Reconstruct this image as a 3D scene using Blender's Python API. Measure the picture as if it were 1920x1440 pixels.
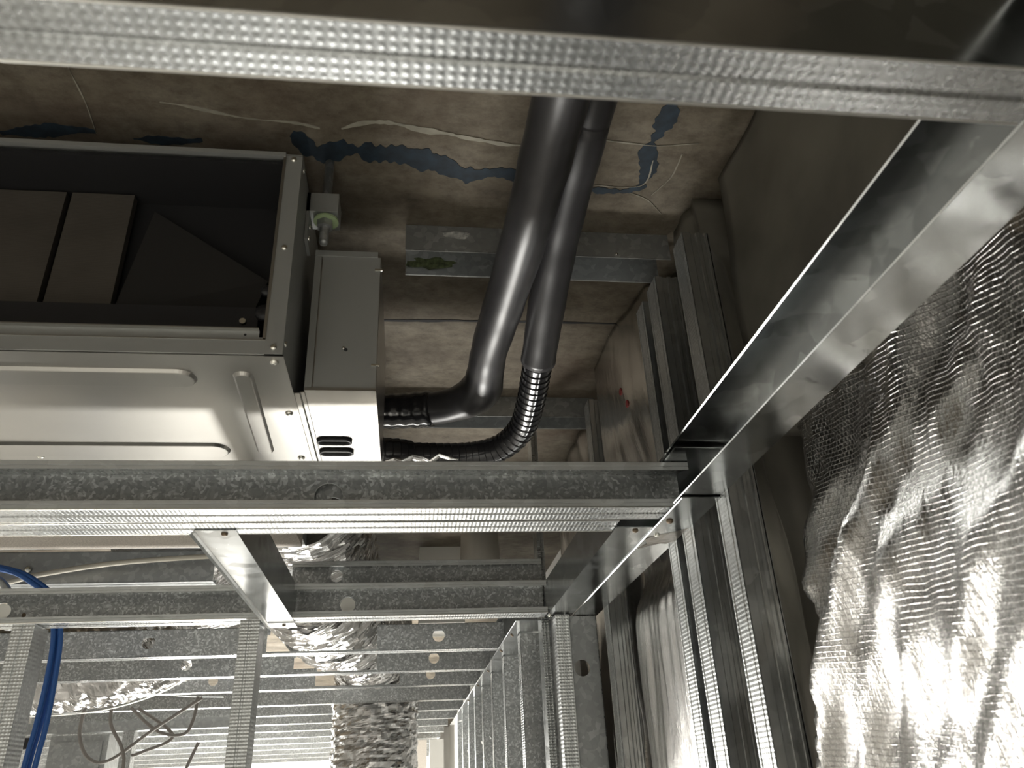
import bpy, bmesh, math, random
from mathutils import Vector, Matrix, noise
random.seed(7)
PI = math.pi
C = bpy.context.scene.collection
for o in list(bpy.data.objects): bpy.data.objects.remove(o)
sc = bpy.context.scene

# ------------------------------------------------------------------ camera
Z0 = 2.15                       # camera height above the floor; builders below use z relative to it
pitch, yaw, roll = 4.75819135e-01, 1.42161601e-01, -4.97520149e-02
cy, sy = math.cos(yaw), math.sin(yaw)
F = Vector((sy*math.cos(pitch), cy*math.cos(pitch), math.sin(pitch)))
R = Vector((cy, -sy, 0)); U = R.cross(F)
R2 = math.cos(roll)*R + math.sin(roll)*U; U2 = -math.sin(roll)*R + math.cos(roll)*U
cam = bpy.data.cameras.new('camera'); co = bpy.data.objects.new('camera', cam); C.objects.link(co)
co.matrix_world = Matrix(((R2.x, U2.x, -F.x, 0), (R2.y, U2.y, -F.y, 0), (R2.z, U2.z, -F.z, Z0), (0, 0, 0, 1)))
cam.sensor_fit = 'HORIZONTAL'; cam.sensor_width = 36; cam.lens = 1475.38/1920*36
cam.clip_start = .01
cam.dof.use_dof = True; cam.dof.focus_distance = 1.15; cam.dof.aperture_fstop = 14
sc.camera = co

# ------------------------------------------------------------------ world, lights, exposure
w = bpy.data.worlds.new('world'); sc.world = w; w.use_nodes = True
w.node_tree.nodes['Background'].inputs[0].default_value = (.9, .95, 1, 1)
w.node_tree.nodes['Background'].inputs[1].default_value = .05
def area(name, loc, target, size, power, col=(1, .95, .87)):
    l = bpy.data.lights.new(name, 'AREA'); l.shape = 'RECTANGLE'; l.size, l.size_y = size
    l.energy = power; l.color = col
    o = bpy.data.objects.new(name, l); C.objects.link(o)
    o.location = (loc[0], loc[1], loc[2]+Z0)
    d = Vector(target)-Vector(loc); o.rotation_euler = d.to_track_quat('-Z', 'Y').to_euler()
    return o
area('far_fill', (-1.2, 3.4, -.35), (-1.0, 3.2, -2.1), (1.2, 1.2), 125, (1, .98, .93))  # added unseen fill, aimed down so the far floor bounces light up
area('far_end_fill', (-1.6, 6.3, -.35), (-1.6, 6.6, -2.1), (1.6, 1.6), 30, (1, .98, .93))  # added unseen fill over the far end of the floor
area('far_wall_fill', (-1.7, 6.9, -.6), (-1.7, 8.0, .6), (2.0, .5), 300, (1, .98, .93))  # unseen fill added to whiten the far wall
area('far_floor_fill', (-.4, 3.7, -2.05), (-.5, 4.2, .3), (1.2, .9), 230, (1, .98, .93))  # unseen fill added low down to brighten the far joists
area('foil_far_fill', (-1.15, 5.0, -.03), (.25, .9, .0), (1.1, .28), 34, (1, .98, .93))  # added fill, out of view, so the narrow foil blanket flares
area('foil_side_fill', (-2.6, 3.8, -.62), (.3, .5, -.1), (.5, .5), 6, (1, .98, .93))  # small added fill for glints on the lowest foil folds
area('room_fill', (-1.6, -.3, -.6), (-1.3, -.2, -2.1), (1.0, 1.0), 50, (1, .98, .93))  # added unseen fill for soft floor bounce onto the near undersides
area('back_fill', (-1.0, -1.6, -.5), (-.6, -1.9, -2.1), (1.0, 1.0), 110, (1, .98, .93))  # fill added behind the camera to lift the steel webs facing it
sc.view_settings.view_transform = 'Standard'; sc.view_settings.look = 'None'
sc.view_settings.exposure = 0; sc.view_settings.gamma = 1; sc.view_settings.use_curve_mapping = False

# ------------------------------------------------------------------ materials
def mat(name):
    m = bpy.data.materials.new(name); m.use_nodes = True
    nt = m.node_tree; return m, nt, nt.nodes['Principled BSDF']
def nd(nt, t, **k):
    n = nt.nodes.new(t)
    for a, v in k.items():
        if a in n.inputs: n.inputs[a].default_value = v
        else: setattr(n, a, v)
    return n
def mth(nt, op, a, b=None, clamp=False):
    n = nt.nodes.new('ShaderNodeMath'); n.operation = op; n.use_clamp = clamp
    for i, x in enumerate((a, b)):
        if x is None: continue
        if isinstance(x, (int, float)): n.inputs[i].default_value = x
        else: nt.links.new(x, n.inputs[i])
    return n.outputs[0]
def ramp(nt, fac, stops):
    r = nt.nodes.new('ShaderNodeValToRGB'); e = r.color_ramp.elements
    while len(e) < len(stops): e.new(.5)
    for i, (p, c) in enumerate(stops):
        e[i].position = p; e[i].color = c if len(c) == 4 else (*c, 1)
    nt.links.new(fac, r.inputs[0]); return r.outputs[0]
def g(v): return (v, v, v*1.0, 1)

def galv(name, lo=.34, hi=.66, rough=.24, rvar=.16, scale=330, knurl=0, tint=(.97, 1, 1.0), bump=.12, pitch=(.0042, .0042), metal=1.0):
    m, nt, b = mat(name); L = nt.links.new
    uv = nd(nt, 'ShaderNodeUVMap')
    nz = nd(nt, 'ShaderNodeTexNoise', Scale=40.0, Detail=3.0)
    L(uv.outputs[0], nz.inputs['Vector'])
    mx = nt.nodes.new('ShaderNodeMixRGB'); mx.blend_type = 'ADD'; mx.inputs[0].default_value = .02
    L(uv.outputs[0], mx.inputs[1]); L(nz.outputs['Color'], mx.inputs[2])
    vo = nd(nt, 'ShaderNodeTexVoronoi', Scale=float(scale)); L(mx.outputs[0], vo.inputs['Vector'])
    sep = nt.nodes.new('ShaderNodeSeparateColor'); L(vo.outputs['Color'], sep.inputs[0])
    n2 = nd(nt, 'ShaderNodeTexNoise', Scale=14.0, Detail=4.0); L(uv.outputs[0], n2.inputs['Vector'])
    v = mth(nt, 'ADD', mth(nt, 'MULTIPLY', sep.outputs[0], .65), mth(nt, 'MULTIPLY', n2.outputs[0], .5))
    col = ramp(nt, v, [(.25, tuple(lo*t for t in tint)), (.68, tuple((lo*.75+hi*.25)*t for t in tint)), (.95, tuple(hi*t for t in tint))])
    L(col, b.inputs['Base Color'])
    L(mth(nt, 'ADD', mth(nt, 'MULTIPLY', sep.outputs[1], rvar), rough), b.inputs['Roughness'])
    b.inputs['Metallic'].default_value = metal
    bp = nd(nt, 'ShaderNodeBump', Strength=bump, Distance=.001)
    h = mth(nt, 'MULTIPLY', sep.outputs[2], .25)
    n3 = nd(nt, 'ShaderNodeTexNoise', Scale=9.0, Detail=1.0); L(uv.outputs[0], n3.inputs['Vector'])
    h = mth(nt, 'ADD', h, mth(nt, 'MULTIPLY', n3.outputs[0], 6.0))
    if knurl:
        h = mth(nt, 'MULTIPLY', h, .06)
        sx = nt.nodes.new('ShaderNodeSeparateXYZ'); L(uv.outputs[0], sx.inputs[0])
        a = mth(nt, 'SINE', mth(nt, 'MULTIPLY', sx.outputs[0], 2*PI/pitch[0]))
        c = mth(nt, 'SINE', mth(nt, 'MULTIPLY', sx.outputs[1], 2*PI/pitch[1]))
        k = mth(nt, 'MULTIPLY', mth(nt, 'ADD', a, 1), mth(nt, 'ADD', c, 1.6))
        h = mth(nt, 'ADD', h, mth(nt, 'MULTIPLY', k, knurl))
        bp.inputs['Strength'].default_value = .5
    L(h, bp.inputs['Height']); L(bp.outputs[0], b.inputs['Normal'])
    return m
M = {}
M['galv'] = galv('galvanized_spangle', lo=.33, hi=.80, rough=.3, metal=.68)
M['knurl'] = galv('galvanized_knurled', lo=.38, hi=.54, rough=.26, rvar=.08, knurl=.10)
M['mirror'] = galv('galvanized_smooth', lo=.40, hi=.58, rough=.17, rvar=.06, scale=40, bump=.06)
M['stud_web'] = galv('galvanized_rolled', lo=.5, hi=.64, rough=.18, rvar=.08, scale=60, bump=.08, metal=.9)
M['lip'] = galv('galvanized_lip', lo=.62, hi=.74, rough=.3, rvar=.06, scale=60, bump=.05, metal=.6)
M['knurl_soft'] = galv('galvanized_soft_knurl', lo=.28, hi=.38, rough=.24, rvar=.05, knurl=.05, pitch=(.0045, .0045))
M['dull'] = galv('galvanized_dull', lo=.34, hi=.5, rough=.36, rvar=.1, scale=120, metal=.7)

def plain(name, col, rough=.5, metal=0, nscale=0, namt=0, bump=0, bscale=200):
    m, nt, b = mat(name)
    b.inputs['Base Color'].default_value = (*col, 1); b.inputs['Roughness'].default_value = rough
    b.inputs['Metallic'].default_value = metal
    tc = nd(nt, 'ShaderNodeTexCoord')
    if nscale:
        n = nd(nt, 'ShaderNodeTexNoise', Scale=float(nscale), Detail=5.0); nt.links.new(tc.outputs['Object'], n.inputs['Vector'])
        c = ramp(nt, n.outputs[0], [(.3, tuple(x*(1-namt) for x in col)), (.7, tuple(min(1, x*(1+namt)) for x in col))])
        nt.links.new(c, b.inputs['Base Color'])
    if bump:
        n = nd(nt, 'ShaderNodeTexNoise', Scale=float(bscale), Detail=3.0); nt.links.new(tc.outputs['Object'], n.inputs['Vector'])
        bp = nd(nt, 'ShaderNodeBump', Strength=bump, Distance=.002); nt.links.new(n.outputs[0], bp.inputs['Height'])
        nt.links.new(bp.outputs[0], b.inputs['Normal'])
    return m
M['casing'] = plain('unit_zinc_sheet', (.39, .38, .355), .32, 1, 6, .08)
M['ebox'] = plain('unit_box_sheet', (.36, .37, .36), .45, .55, 6, .05)
M['edge'] = plain('edge_highlight_steel', (.8, .79, .74), .3, .8)
M['black'] = plain('black_plastic', (.012, .012, .014), .5)
M['liner'] = plain('black_liner', (.006, .006, .007), .8)
M['coil'] = plain('coil_fins', (.21, .19, .165), .6, 0)
M['foam'] = plain('black_foam_tube', (.035, .034, .036), .36, 0, 25, .25, .06, 30)
M['tape'] = plain('black_vinyl_tape', (.02, .02, .022), .16, 0, 0, 0, .25, 60)
M['screw'] = plain('zinc_screw', (.75, .74, .68), .2, 1)
M['screw_dark'] = plain('brown_screw', (.16, .12, .08), .5, .6)
M['kraft'] = plain('kraft_foil_back', (.16, .145, .125), .35, .8, 60, .4, .4, 120)
M['blue'] = plain('blue_cable', (.02, .09, .30), .4)
M['beige'] = plain('beige_cable', (.46, .43, .36), .5)
M['wire'] = plain('grey_wire', (.17, .155, .14), .5)
M['bluepaint'] = plain('blue_paint', (.010, .021, .033), .8, 0, 60, .5)
M['caulk'] = plain('white_scratch', (.26, .245, .20), .9, 0, 40, .25)
M['floor'] = plain('floor_concrete', (.30, .29, .27), .8, 0, 2, .2)
M['board'] = plain('plasterboard', (.62, .61, .58), .85, 0, 3, .06)
M['lined'] = plain('duct_lining', (.52, .48, .43), .75, .3, 400, .25, .4, 500)
M['wood'] = plain('timber', (.33, .2, .1), .7, 0, 8, .2)
M['dirt'] = plain('spray_residue', (.09, .11, .05), .9, 0, 150, .8)
M['whitedirt'] = plain('pale_residue', (.4, .4, .38), .9, 0, 150, .5)
M['red'] = plain('red_mark', (.25, .03, .03), .7)
M['rubber'] = plain('rubber_washer', (.35, .45, .25), .6)

# coil fins: fine vertical stripes
def coilmat():
    m, nt, b = mat('aluminium_fins'); L = nt.links.new
    tc = nd(nt, 'ShaderNodeTexCoord')
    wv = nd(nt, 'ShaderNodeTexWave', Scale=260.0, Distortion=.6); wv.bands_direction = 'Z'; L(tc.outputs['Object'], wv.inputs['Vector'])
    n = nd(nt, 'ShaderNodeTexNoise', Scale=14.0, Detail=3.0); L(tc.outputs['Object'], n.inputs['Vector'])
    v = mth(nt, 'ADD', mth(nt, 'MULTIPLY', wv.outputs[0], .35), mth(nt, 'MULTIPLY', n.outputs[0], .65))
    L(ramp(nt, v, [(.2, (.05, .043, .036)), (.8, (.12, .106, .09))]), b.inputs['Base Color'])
    b.inputs['Roughness'].default_value = .55; b.inputs['Metallic'].default_value = .3
    return m
M['coil'] = coilmat()

def concrete():
    m, nt, b = mat('soffit_concrete'); L = nt.links.new
    tc = nd(nt, 'ShaderNodeTexCoord')
    mp = nd(nt, 'ShaderNodeMapping'); mp.inputs['Scale'].default_value = (1, 1.35, 1); L(tc.outputs['Object'], mp.inputs[0])
    n1 = nd(nt, 'ShaderNodeTexNoise', Scale=7.0, Detail=8.0, Roughness=.62); L(mp.outputs[0], n1.inputs['Vector'])
    n2 = nd(nt, 'ShaderNodeTexNoise', Scale=38.0, Detail=9.0, Roughness=.74); L(mp.outputs[0], n2.inputs['Vector'])
    c1 = ramp(nt, n1.outputs[0], [(.3, (.085, .068, .048)), (.5, (.145, .122, .088)), (.72, (.22, .195, .155))])
    mx = nt.nodes.new('ShaderNodeMixRGB'); mx.blend_type = 'MULTIPLY'; mx.inputs[0].default_value = .75
    L(c1, mx.inputs[1]); L(ramp(nt, n2.outputs[0], [(.3, (.30, .27, .23)), (.58, (1, 1, 1))]), mx.inputs[2])
    n3 = nd(nt, 'ShaderNodeTexNoise', Scale=3.3, Detail=4.0); L(tc.outputs['Object'], n3.inputs['Vector'])
    m2 = nt.nodes.new('ShaderNodeMixRGB'); m2.blend_type = 'MIX'
    L(ramp(nt, n3.outputs[0], [(.56, (0, 0, 0)), (.72, (.5, .5, .5))]), m2.inputs[0]); L(mx.outputs[0], m2.inputs[1]); m2.inputs[2].default_value = (.075, .042, .026, 1)
    L(m2.outputs[0], b.inputs['Base Color']); b.inputs['Roughness'].default_value = .85
    bp = nd(nt, 'ShaderNodeBump', Strength=.5, Distance=.004); L(n2.outputs[0], bp.inputs['Height']); L(bp.outputs[0], b.inputs['Normal'])
    return m
M['concrete'] = concrete()

def foil(name, weave=True, base=.66, rough=.15, wr=1.0, ns=90.0, sx=.22, rot=60):
    m, nt, b = mat(name); L = nt.links.new
    uv = nd(nt, 'ShaderNodeUVMap')
    b.inputs['Metallic'].default_value = 1; b.inputs['Base Color'].default_value = (base, base*.985, base*.965, 1)
    b.inputs['Roughness'].default_value = rough
    mp = nd(nt, 'ShaderNodeMapping'); mp.inputs['Rotation'].default_value = (0, 0, math.radians(12 if weave else rot)); mp.inputs['Scale'].default_value = (1, sx, 1)
    L(uv.outputs[0], mp.inputs[0])
    n1 = nd(nt, 'ShaderNodeTexNoise', Scale=ns, Detail=6.0, Roughness=.65); L(mp.outputs[0], n1.inputs['Vector'])
    b1 = nd(nt, 'ShaderNodeBump', Strength=.4*wr, Distance=.006); L(n1.outputs[0], b1.inputs['Height'])
    last = b1
    if weave:
        br = nd(nt, 'ShaderNodeTexBrick', Scale=1.0); br.offset = .5
        br.inputs['Brick Width'].default_value = .0044; br.inputs['Row Height'].default_value = .0040; br.inputs['Mortar Size'].default_value = .0005; br.inputs['Mortar Smooth'].default_value = .6
        br.inputs['Color1'].default_value = (0, 0, 0, 1); br.inputs['Color2'].default_value = (.12, .12, .12, 1); br.inputs['Mortar'].default_value = (1, 1, 1, 1)
        m2 = nd(nt, 'ShaderNodeMapping'); m2.inputs['Rotation'].default_value = (0, 0, math.radians(-6))
        nz = nd(nt, 'ShaderNodeTexNoise', Scale=30.0, Detail=2.0); L(uv.outputs[0], nz.inputs['Vector'])
        ad = nt.nodes.new('ShaderNodeMixRGB'); ad.blend_type = 'ADD'; ad.inputs[0].default_value = .006; L(uv.outputs[0], ad.inputs[1]); L(nz.outputs['Color'], ad.inputs[2])
        L(ad.outputs[0], m2.inputs[0]); L(m2.outputs[0], br.inputs['Vector'])
        b2 = nd(nt, 'ShaderNodeBump', Strength=.7, Distance=.0012); L(br.outputs[0], b2.inputs['Height']); L(b1.outputs[0], b2.inputs['Normal']); last = b2
    L(last.outputs[0], b.inputs['Normal'])
    return m
M['foil'] = foil('foil_scrim')
M['foil_plain'] = foil('foil_wrinkled', False, .78, .19, .55)
M['duct_foil'] = foil('duct_foil', False, .46, .14, .6, 60.0, .5, 35)
for k in ('duct_foil',):
    pass

# ------------------------------------------------------------------ builders
def link(name, verts, faces, m, parent=None, uvs=None, smooth=False, origin=None):
    """verts are camera-relative; the object's origin goes to the base of the mesh"""
    vs = [Vector((v[0], v[1], v[2]+Z0)) for v in verts]
    if origin is None:
        mn = [min(v[i] for v in vs) for i in range(3)]; mx_ = [max(v[i] for v in vs) for i in range(3)]
        org = Vector(((mn[0]+mx_[0])/2, (mn[1]+mx_[1])/2, mn[2]))
    else: org = Vector((origin[0], origin[1], origin[2]+Z0))
    me = bpy.data.meshes.new(name); me.from_pydata([v-org for v in vs], [], faces)
    if uvs is not None:
        lay = me.uv_layers.new(name='UVMap')
        for p in me.polygons:
            for li in p.loop_indices: lay.data[li].uv = uvs[me.loops[li].vertex_index]
    if m is not None: me.materials.append(M[m] if isinstance(m, str) else m)
    me.validate(); bm = bmesh.new(); bm.from_mesh(me); bmesh.ops.recalc_face_normals(bm, faces=bm.faces); bm.to_mesh(me); bm.free()
    if smooth:
        for p in me.polygons: p.use_smooth = True
    o = bpy.data.objects.new(name, me); C.objects.link(o)
    o.location = org
    if parent is not None: attach(o, parent)
    return o
def wloc(p):
    return p.location if p.parent is None else p.location + wloc(p.parent)
def attach(o, p):
    o.parent = p; o.location = o.location - wloc(p)
def thing(name, loc, label, cat, group=None):
    o = bpy.data.objects.new(name, None); C.objects.link(o); o.empty_display_size = .05
    o.location = (loc[0], loc[1], loc[2]+Z0); return tag(o, label, cat, group)
def tag(o, label=None, cat=None, group=None, kind=None):
    if label: o['label'] = label
    if cat: o['category'] = cat
    if group: o['group'] = group
    if kind: o['kind'] = kind
    return o
class MB:
    def __init__(s): s.v = []; s.f = []; s.uv = []
    def add(s, vs, fs, uv=None):
        n = len(s.v); s.v += [Vector(v) for v in vs]; s.f += [tuple(i+n for i in f) for f in fs]
        s.uv += list(uv) if uv else [(v[0]+v[1]*.37, v[2]+v[1]*.61) for v in vs]
    def box(s, x0, x1, y0, y1, z0, z1):
        vs = [(x, y, z) for x in (x0, x1) for y in (y0, y1) for z in (z0, z1)]
        s.add(vs, [(0, 1, 3, 2), (4, 6, 7, 5), (0, 4, 5, 1), (2, 3, 7, 6), (0, 2, 6, 4), (1, 5, 7, 3)]); return s
    def sheet(s, pts, th, O, A, Uv, V, L, uv0=0.0):
        """thin folded sheet: profile pts (u,v) thickened by th, extruded L along A"""
        O, A, Uv, V = map(Vector, (O, A, Uv, V)); n = len(pts); P = [Vector(p) for p in pts]
        nor = []
        for i in range(n):
            d = Vector((0, 0))
            if i: d += (P[i]-P[i-1]).normalized()
            if i < n-1: d += (P[i+1]-P[i]).normalized()
            d.normalize(); k = Vector((-d.y, d.x))
            if 0 < i < n-1:
                e = (P[i]-P[i-1]).normalized(); c = max(.4, k.dot(Vector((-e.y, e.x)))); k = k/c
            nor.append(k)
        vs = []; uv = []; acc = 0
        for i in range(n):
            if i: acc += (P[i]-P[i-1]).length
            for q in (P[i], P[i]+nor[i]*th):
                for l in (0, L):
                    vs.append(O+Uv*q.x+V*q.y+A*l); uv.append((l+uv0, acc))
        fs = []
        for i in range(n-1):
            a, b = 4*i, 4*i+4
            fs += [(a, a+1, b+1, b), (a+2, b+2, b+3, a+3), (a, b, b+2, a+2), (a+1, a+3, b+3, b+1)]
        e = 4*(n-1); fs += [(0, 2, 3, 1), (e, e+1, e+3, e+2)]
        s.add(vs, fs, uv); return s
    def plate(s, O, A, Dv, N, L, D, th, holes=(), uv0=0.0, cham=0.0):
        """flat plate L x D (along A, Dv), thickness th along N, with round holes (s,t,r)"""
        O, A, Dv, N = map(Vector, (O, A, Dv, N))
        def pt(a, d, t): return O+A*a+Dv*d+N*t
        xs = 0.0; hs = sorted(holes)
        def cell(a0, a1):
            vs = [pt(a, d, t) for t in (0, th) for a, d in ((a0, 0), (a1, 0), (a1, D), (a0, D))]
            uv = [(a+uv0, d) for t in (0, 1) for a, d in ((a0, 0), (a1, 0), (a1, D), (a0, D))]
            s.add(vs, [(0, 1, 2, 3), (4, 7, 6, 5), (0, 4, 5, 1), (2, 6, 7, 3), (1, 5, 6, 2), (3, 7, 4, 0)], uv)
        for (hsx, ht, r) in hs:
            m = min(max(ht, D-ht), r*1.8)
            if hsx-m > xs: cell(xs, hsx-m)
            a0, a1 = hsx-m, hsx+m; K = 32; vs = []; uv = []
            for t in (0, th):
                for k in range(K):
                    an = 2*PI*k/K; c, sn = math.cos(an), math.sin(an)
                    vs.append(pt(hsx+r*c, ht+r*sn, t)); uv.append((hsx+r*c+uv0, ht+r*sn))
                for k in range(K):
                    an = 2*PI*k/K; c, sn = math.cos(an), math.sin(an)
                    tx = m/abs(c) if abs(c) > 1e-6 else 1e9
                    ty = ((D-ht) if sn > 0 else ht)/abs(sn) if abs(sn) > 1e-6 else 1e9
                    q = min(tx, ty); vs.append(pt(hsx+q*c, ht+q*sn, t)); uv.append((hsx+q*c+uv0, ht+q*sn))
            fs = []
            for k in range(K):
                j = (k+1) % K
                fs += [(k, j, K+j, K+k), (2*K+k, 3*K+k, 3*K+j, 2*K+j), (k, 2*K+k, 2*K+j, j), (K+k, K+j, 3*K+j, 3*K+k)]
            s.add(vs, fs, uv)
            # corner fill
            for sx_, kk in ((1, 0), (-1, 0)):
                for sd in (0, D):
                    pass
            def corner(ca, cd):
                an = math.atan2(cd-ht, ca-hsx) % (2*PI); k = int(an/(2*PI)*K) % K; j = (k+1) % K
                p0, p1 = vs[K+k], vs[K+j]; q0, q1 = vs[3*K+k], vs[3*K+j]
                s.add([p0, p1, pt(ca, cd, 0), q0, q1, pt(ca, cd, th)], [(0, 1, 2), (3, 5, 4), (1, 4, 5, 2), (0, 2, 5, 3)], [uv[K+k], uv[K+j], (ca+uv0, cd)]*2)
            for ca in (a0, a1):
                for cd in (0, D): corner(ca, cd)
            xs = a1
        if xs < L: cell(xs, L)
        return s
    def tube(s, pts, r, n=16, cap=True, ell=1.0, uvs=1.0):
        P = [Vector(p) for p in pts]; rr = r if isinstance(r, (list, tuple)) else [r]*len(P)
        vs = []; uv = []; T = []
        for i in range(len(P)):
            d = P[min(i+1, len(P)-1)]-P[max(i-1, 0)]; T.append(d.normalized())
        ref = Vector((0, 0, 1)) if abs(T[0].z) < .9 else Vector((1, 0, 0))
        a = T[0].cross(ref).normalized(); acc = 0
        for i in range(len(P)):
            if i: acc += (P[i]-P[i-1]).length
            a = (a-T[i]*a.dot(T[i])).normalized(); b = T[i].cross(a)
            for k in range(n):
                an = 2*PI*k/n
                vs.append(P[i]+(a*math.cos(an)+b*math.sin(an)*ell)*rr[i]); uv.append((acc*uvs, an*rr[i]*uvs))
        fs = [(i*n+k, i*n+(k+1) % n, (i+1)*n+(k+1) % n, (i+1)*n+k) for i in range(len(P)-1) for k in range(n)]
        if cap: fs += [tuple(range(n)), tuple((len(P)-1)*n+k for k in reversed(range(n)))]
        s.add(vs, fs, uv); return s
    def lathe(s, O, A, prof, n=16):
        O, A = Vector(O), Vector(A).normalized(); ref = Vector((0, 0, 1)) if abs(A.z) < .9 else Vector((1, 0, 0))
        a = A.cross(ref).normalized(); b = A.cross(a); vs = []
        for (h, r) in prof:
            for k in range(n):
                an = 2*PI*k/n; vs.append(O+A*h+(a*math.cos(an)+b*math.sin(an))*r)
        fs = [(i*n+k, i*n+(k+1) % n, (i+1)*n+(k+1) % n, (i+1)*n+k) for i in range(len(prof)-1) for k in range(n)]
        fs += [tuple(range(n)), tuple((len(prof)-1)*n+k for k in reversed(range(n)))]
        s.add(vs, fs); return s
    def build(s, name, m, parent=None, smooth=False): return link(name, s.v, s.f, m, parent, s.uv, smooth)
def spline(pts, n=8):
    P = [Vector(p) for p in pts]; out = []
    for i in range(len(P)-1):
        p0, p1, p2, p3 = P[max(i-1, 0)], P[i], P[i+1], P[min(i+2, len(P)-1)]
        for k in range(n):
            t = k/n; out.append(.5*((2*p1)+(p2-p0)*t+(2*p0-5*p1+4*p2-p3)*t*t+(3*p1-p0-3*p2+p3)*t**3))
    out.append(P[-1]); return out
def screw(pos, nrm, r, parent, m='screw', name='screw'):
    o = MB().lathe(pos, nrm, [(-.001, r*.9), (0, r), (r*.3, r*.95), (r*.6, r*.6), (r*.68, r*.2)], 12).build(name, m, parent, True)
    return o

TH = .0011
def stud(name, O, A, Dv, Fv, L, D, W, label, cat='stud', group=None, lip=.009, holes=(), wm='galv', fm='knurl', gap=None, grooves=True):
    """steel C section: web in the plane A x Dv, flanges along Fv, return lips"""
    O, A, Dv, Fv = map(Vector, (O, A, Dv, Fv))
    mid = O+A*(L/2); t = thing(name, (mid.x, mid.y, min(O.z, (O+A*L).z, (O+Dv*D).z)), label, cat, group)
    u0 = random.random()*3
    segs = [(0, L)] if gap is None else [(0, gap[0]), (gap[1], L)]
    wb = MB()
    for a0, a1 in segs:
        wb.plate(O+Dv*.0004+A*a0, A, Dv, Fv, a1-a0, D-.0008, TH, [(h[0]-a0, h[1], h[2]) for h in holes if a0 < h[0] < a1], u0+a0)
    wb.build('web', wm, t)
    for k, (base, dirn) in enumerate(((O, Dv), (O+Dv*D, -Dv))):
        gz = .0016 if grooves else 0
        pts = [(0, 0), (W*.42, 0), (W*.46, gz), (W*.54, gz), (W*.58, 0), (W-.001, 0)]
        lp = [(W-.0012, 0), (W, .0008), (W, lip*.5), (W-.0012, lip*.56), (W-.0012, lip*.62), (W, lip*.68), (W, lip)]
        fb_, lb_ = MB(), MB()
        for a0, a1 in (segs if k else [(0, L)]):
            fb_.sheet(pts, TH, base+A*a0, A, Fv, dirn, a1-a0, u0+k+a0)
            lb_.sheet(lp, TH, base+A*a0, A, Fv, dirn, a1-a0, u0+k+a0)
        fb_.build('flange', fm, t); lb_.build('return_lip', 'lip', t)
    if cat == 'joist' and O.y < 1.4:
        for q in (0, W): MB().tube([O+Fv*q+Dv*.0004, O+Fv*q+Dv*.0004+A*L], .0008, 8).build('rolled_edge', 'edge', t, True)  # added corner tubes; their paler colour carries the reflected highlight line
    return t
def track(name, O, A, Dv, Fv, L, D, W, label, cat='track', group=None, m='mirror', hem=.0):
    """steel U track: web in plane A x Dv, plain flanges along Fv"""
    O, A, Dv, Fv = map(Vector, (O, A, Dv, Fv)); mid = O+A*(L/2)
    t = thing(name, (mid.x, mid.y, min(O.z, (O+Dv*D).z)), label, cat, group); u0 = random.random()*3
    MB().plate(O, A, Dv, Fv, L, D, TH, (), u0).build('web', m, t)
    for k, (base, dirn) in enumerate(((O, Dv), (O+Dv*D, -Dv))):
        pts = [(0, 0), (W*.5, -.0002), (W-.001, 0), (W, -.0005)]
        MB().sheet(pts, TH, base, A, Fv, dirn, L, u0+k).build('flange', m, t)
    return t
X, Y, Z = (1, 0, 0), (0, 1, 0), (0, 0, 1); nX, nY, nZ = (-1, 0, 0), (0, -1, 0), (0, 0, -1)

# ------------------------------------------------------------------ the setting
SL = .65
ceil = tag(MB().box(-4, .75, -3, 9.5, SL, SL+.2).build('ceiling', 'concrete'), 'stained brown concrete slab soffit above the void', kind='structure')
tag(MB().box(-4, .75, -3, 9.5, -Z0-.1, -Z0).build('floor', 'floor'), 'pale concrete floor below the framing', kind='structure')
tag(MB().box(.46, .56, -3, 9.5, -Z0, SL).build('wall_right', 'board'), 'wall behind the foil insulation', kind='structure')
tag(MB().box(-4.1, -4, -3, 9.5, -Z0, SL).build('wall_left', 'board'), 'plain board wall at far left', kind='structure')
tag(MB().box(-4, .46, -3.1, -3, -Z0, SL).build('wall_back', 'board'), 'plain board wall behind the viewer', kind='structure')
tag(MB().box(-4, .46, 9.4, 9.5, -Z0, SL).build('wall_far', 'board'), 'pale board wall closing the far room', kind='structure')

# paint and scratches on the slab (thin flat marks)
def ribbon(name, pts, w, m, label, jit=.3, drop=.0006, sub=10):
    P = spline([(a, b, 0) for a, b in pts], sub); vs = []; n = len(P)
    for i, p in enumerate(P):
        d = (P[min(i+1, n-1)]-P[max(i-1, 0)]).normalized(); k = Vector((-d.y, d.x, 0))
        ww = w*(1+jit*(noise.noise(p*38)+.6*noise.noise(p*150)))*(.35+.65*min(1, 4*min(i, n-1-i)/n+.15))
        c = k*noise.noise(p*24+Vector((3, 1, 7)))*w*jit*.7
        for sgn in (1, -1): vs.append((p.x+k.x*ww*sgn/2+c.x, p.y+k.y*ww*sgn/2+c.y, SL-drop))
    vs += [(v[0], v[1], SL+.001) for v in vs]; m2 = 2*n
    fs = []
    for i in range(n-1):
        a = 2*i; fs += [(a, a+1, a+3, a+2), (a+m2, a+2+m2, a+3+m2, a+1+m2), (a, a+2, a+2+m2, a+m2), (a+1, a+1+m2, a+3+m2, a+3)]
    fs += [(0, m2, m2+1, 1), (2*n-2, 2*n-1, 2*n-1+m2, 2*n-2+m2)]
    o = link(name, vs, fs, m, ceil); o['label'] = label; return o
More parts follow.
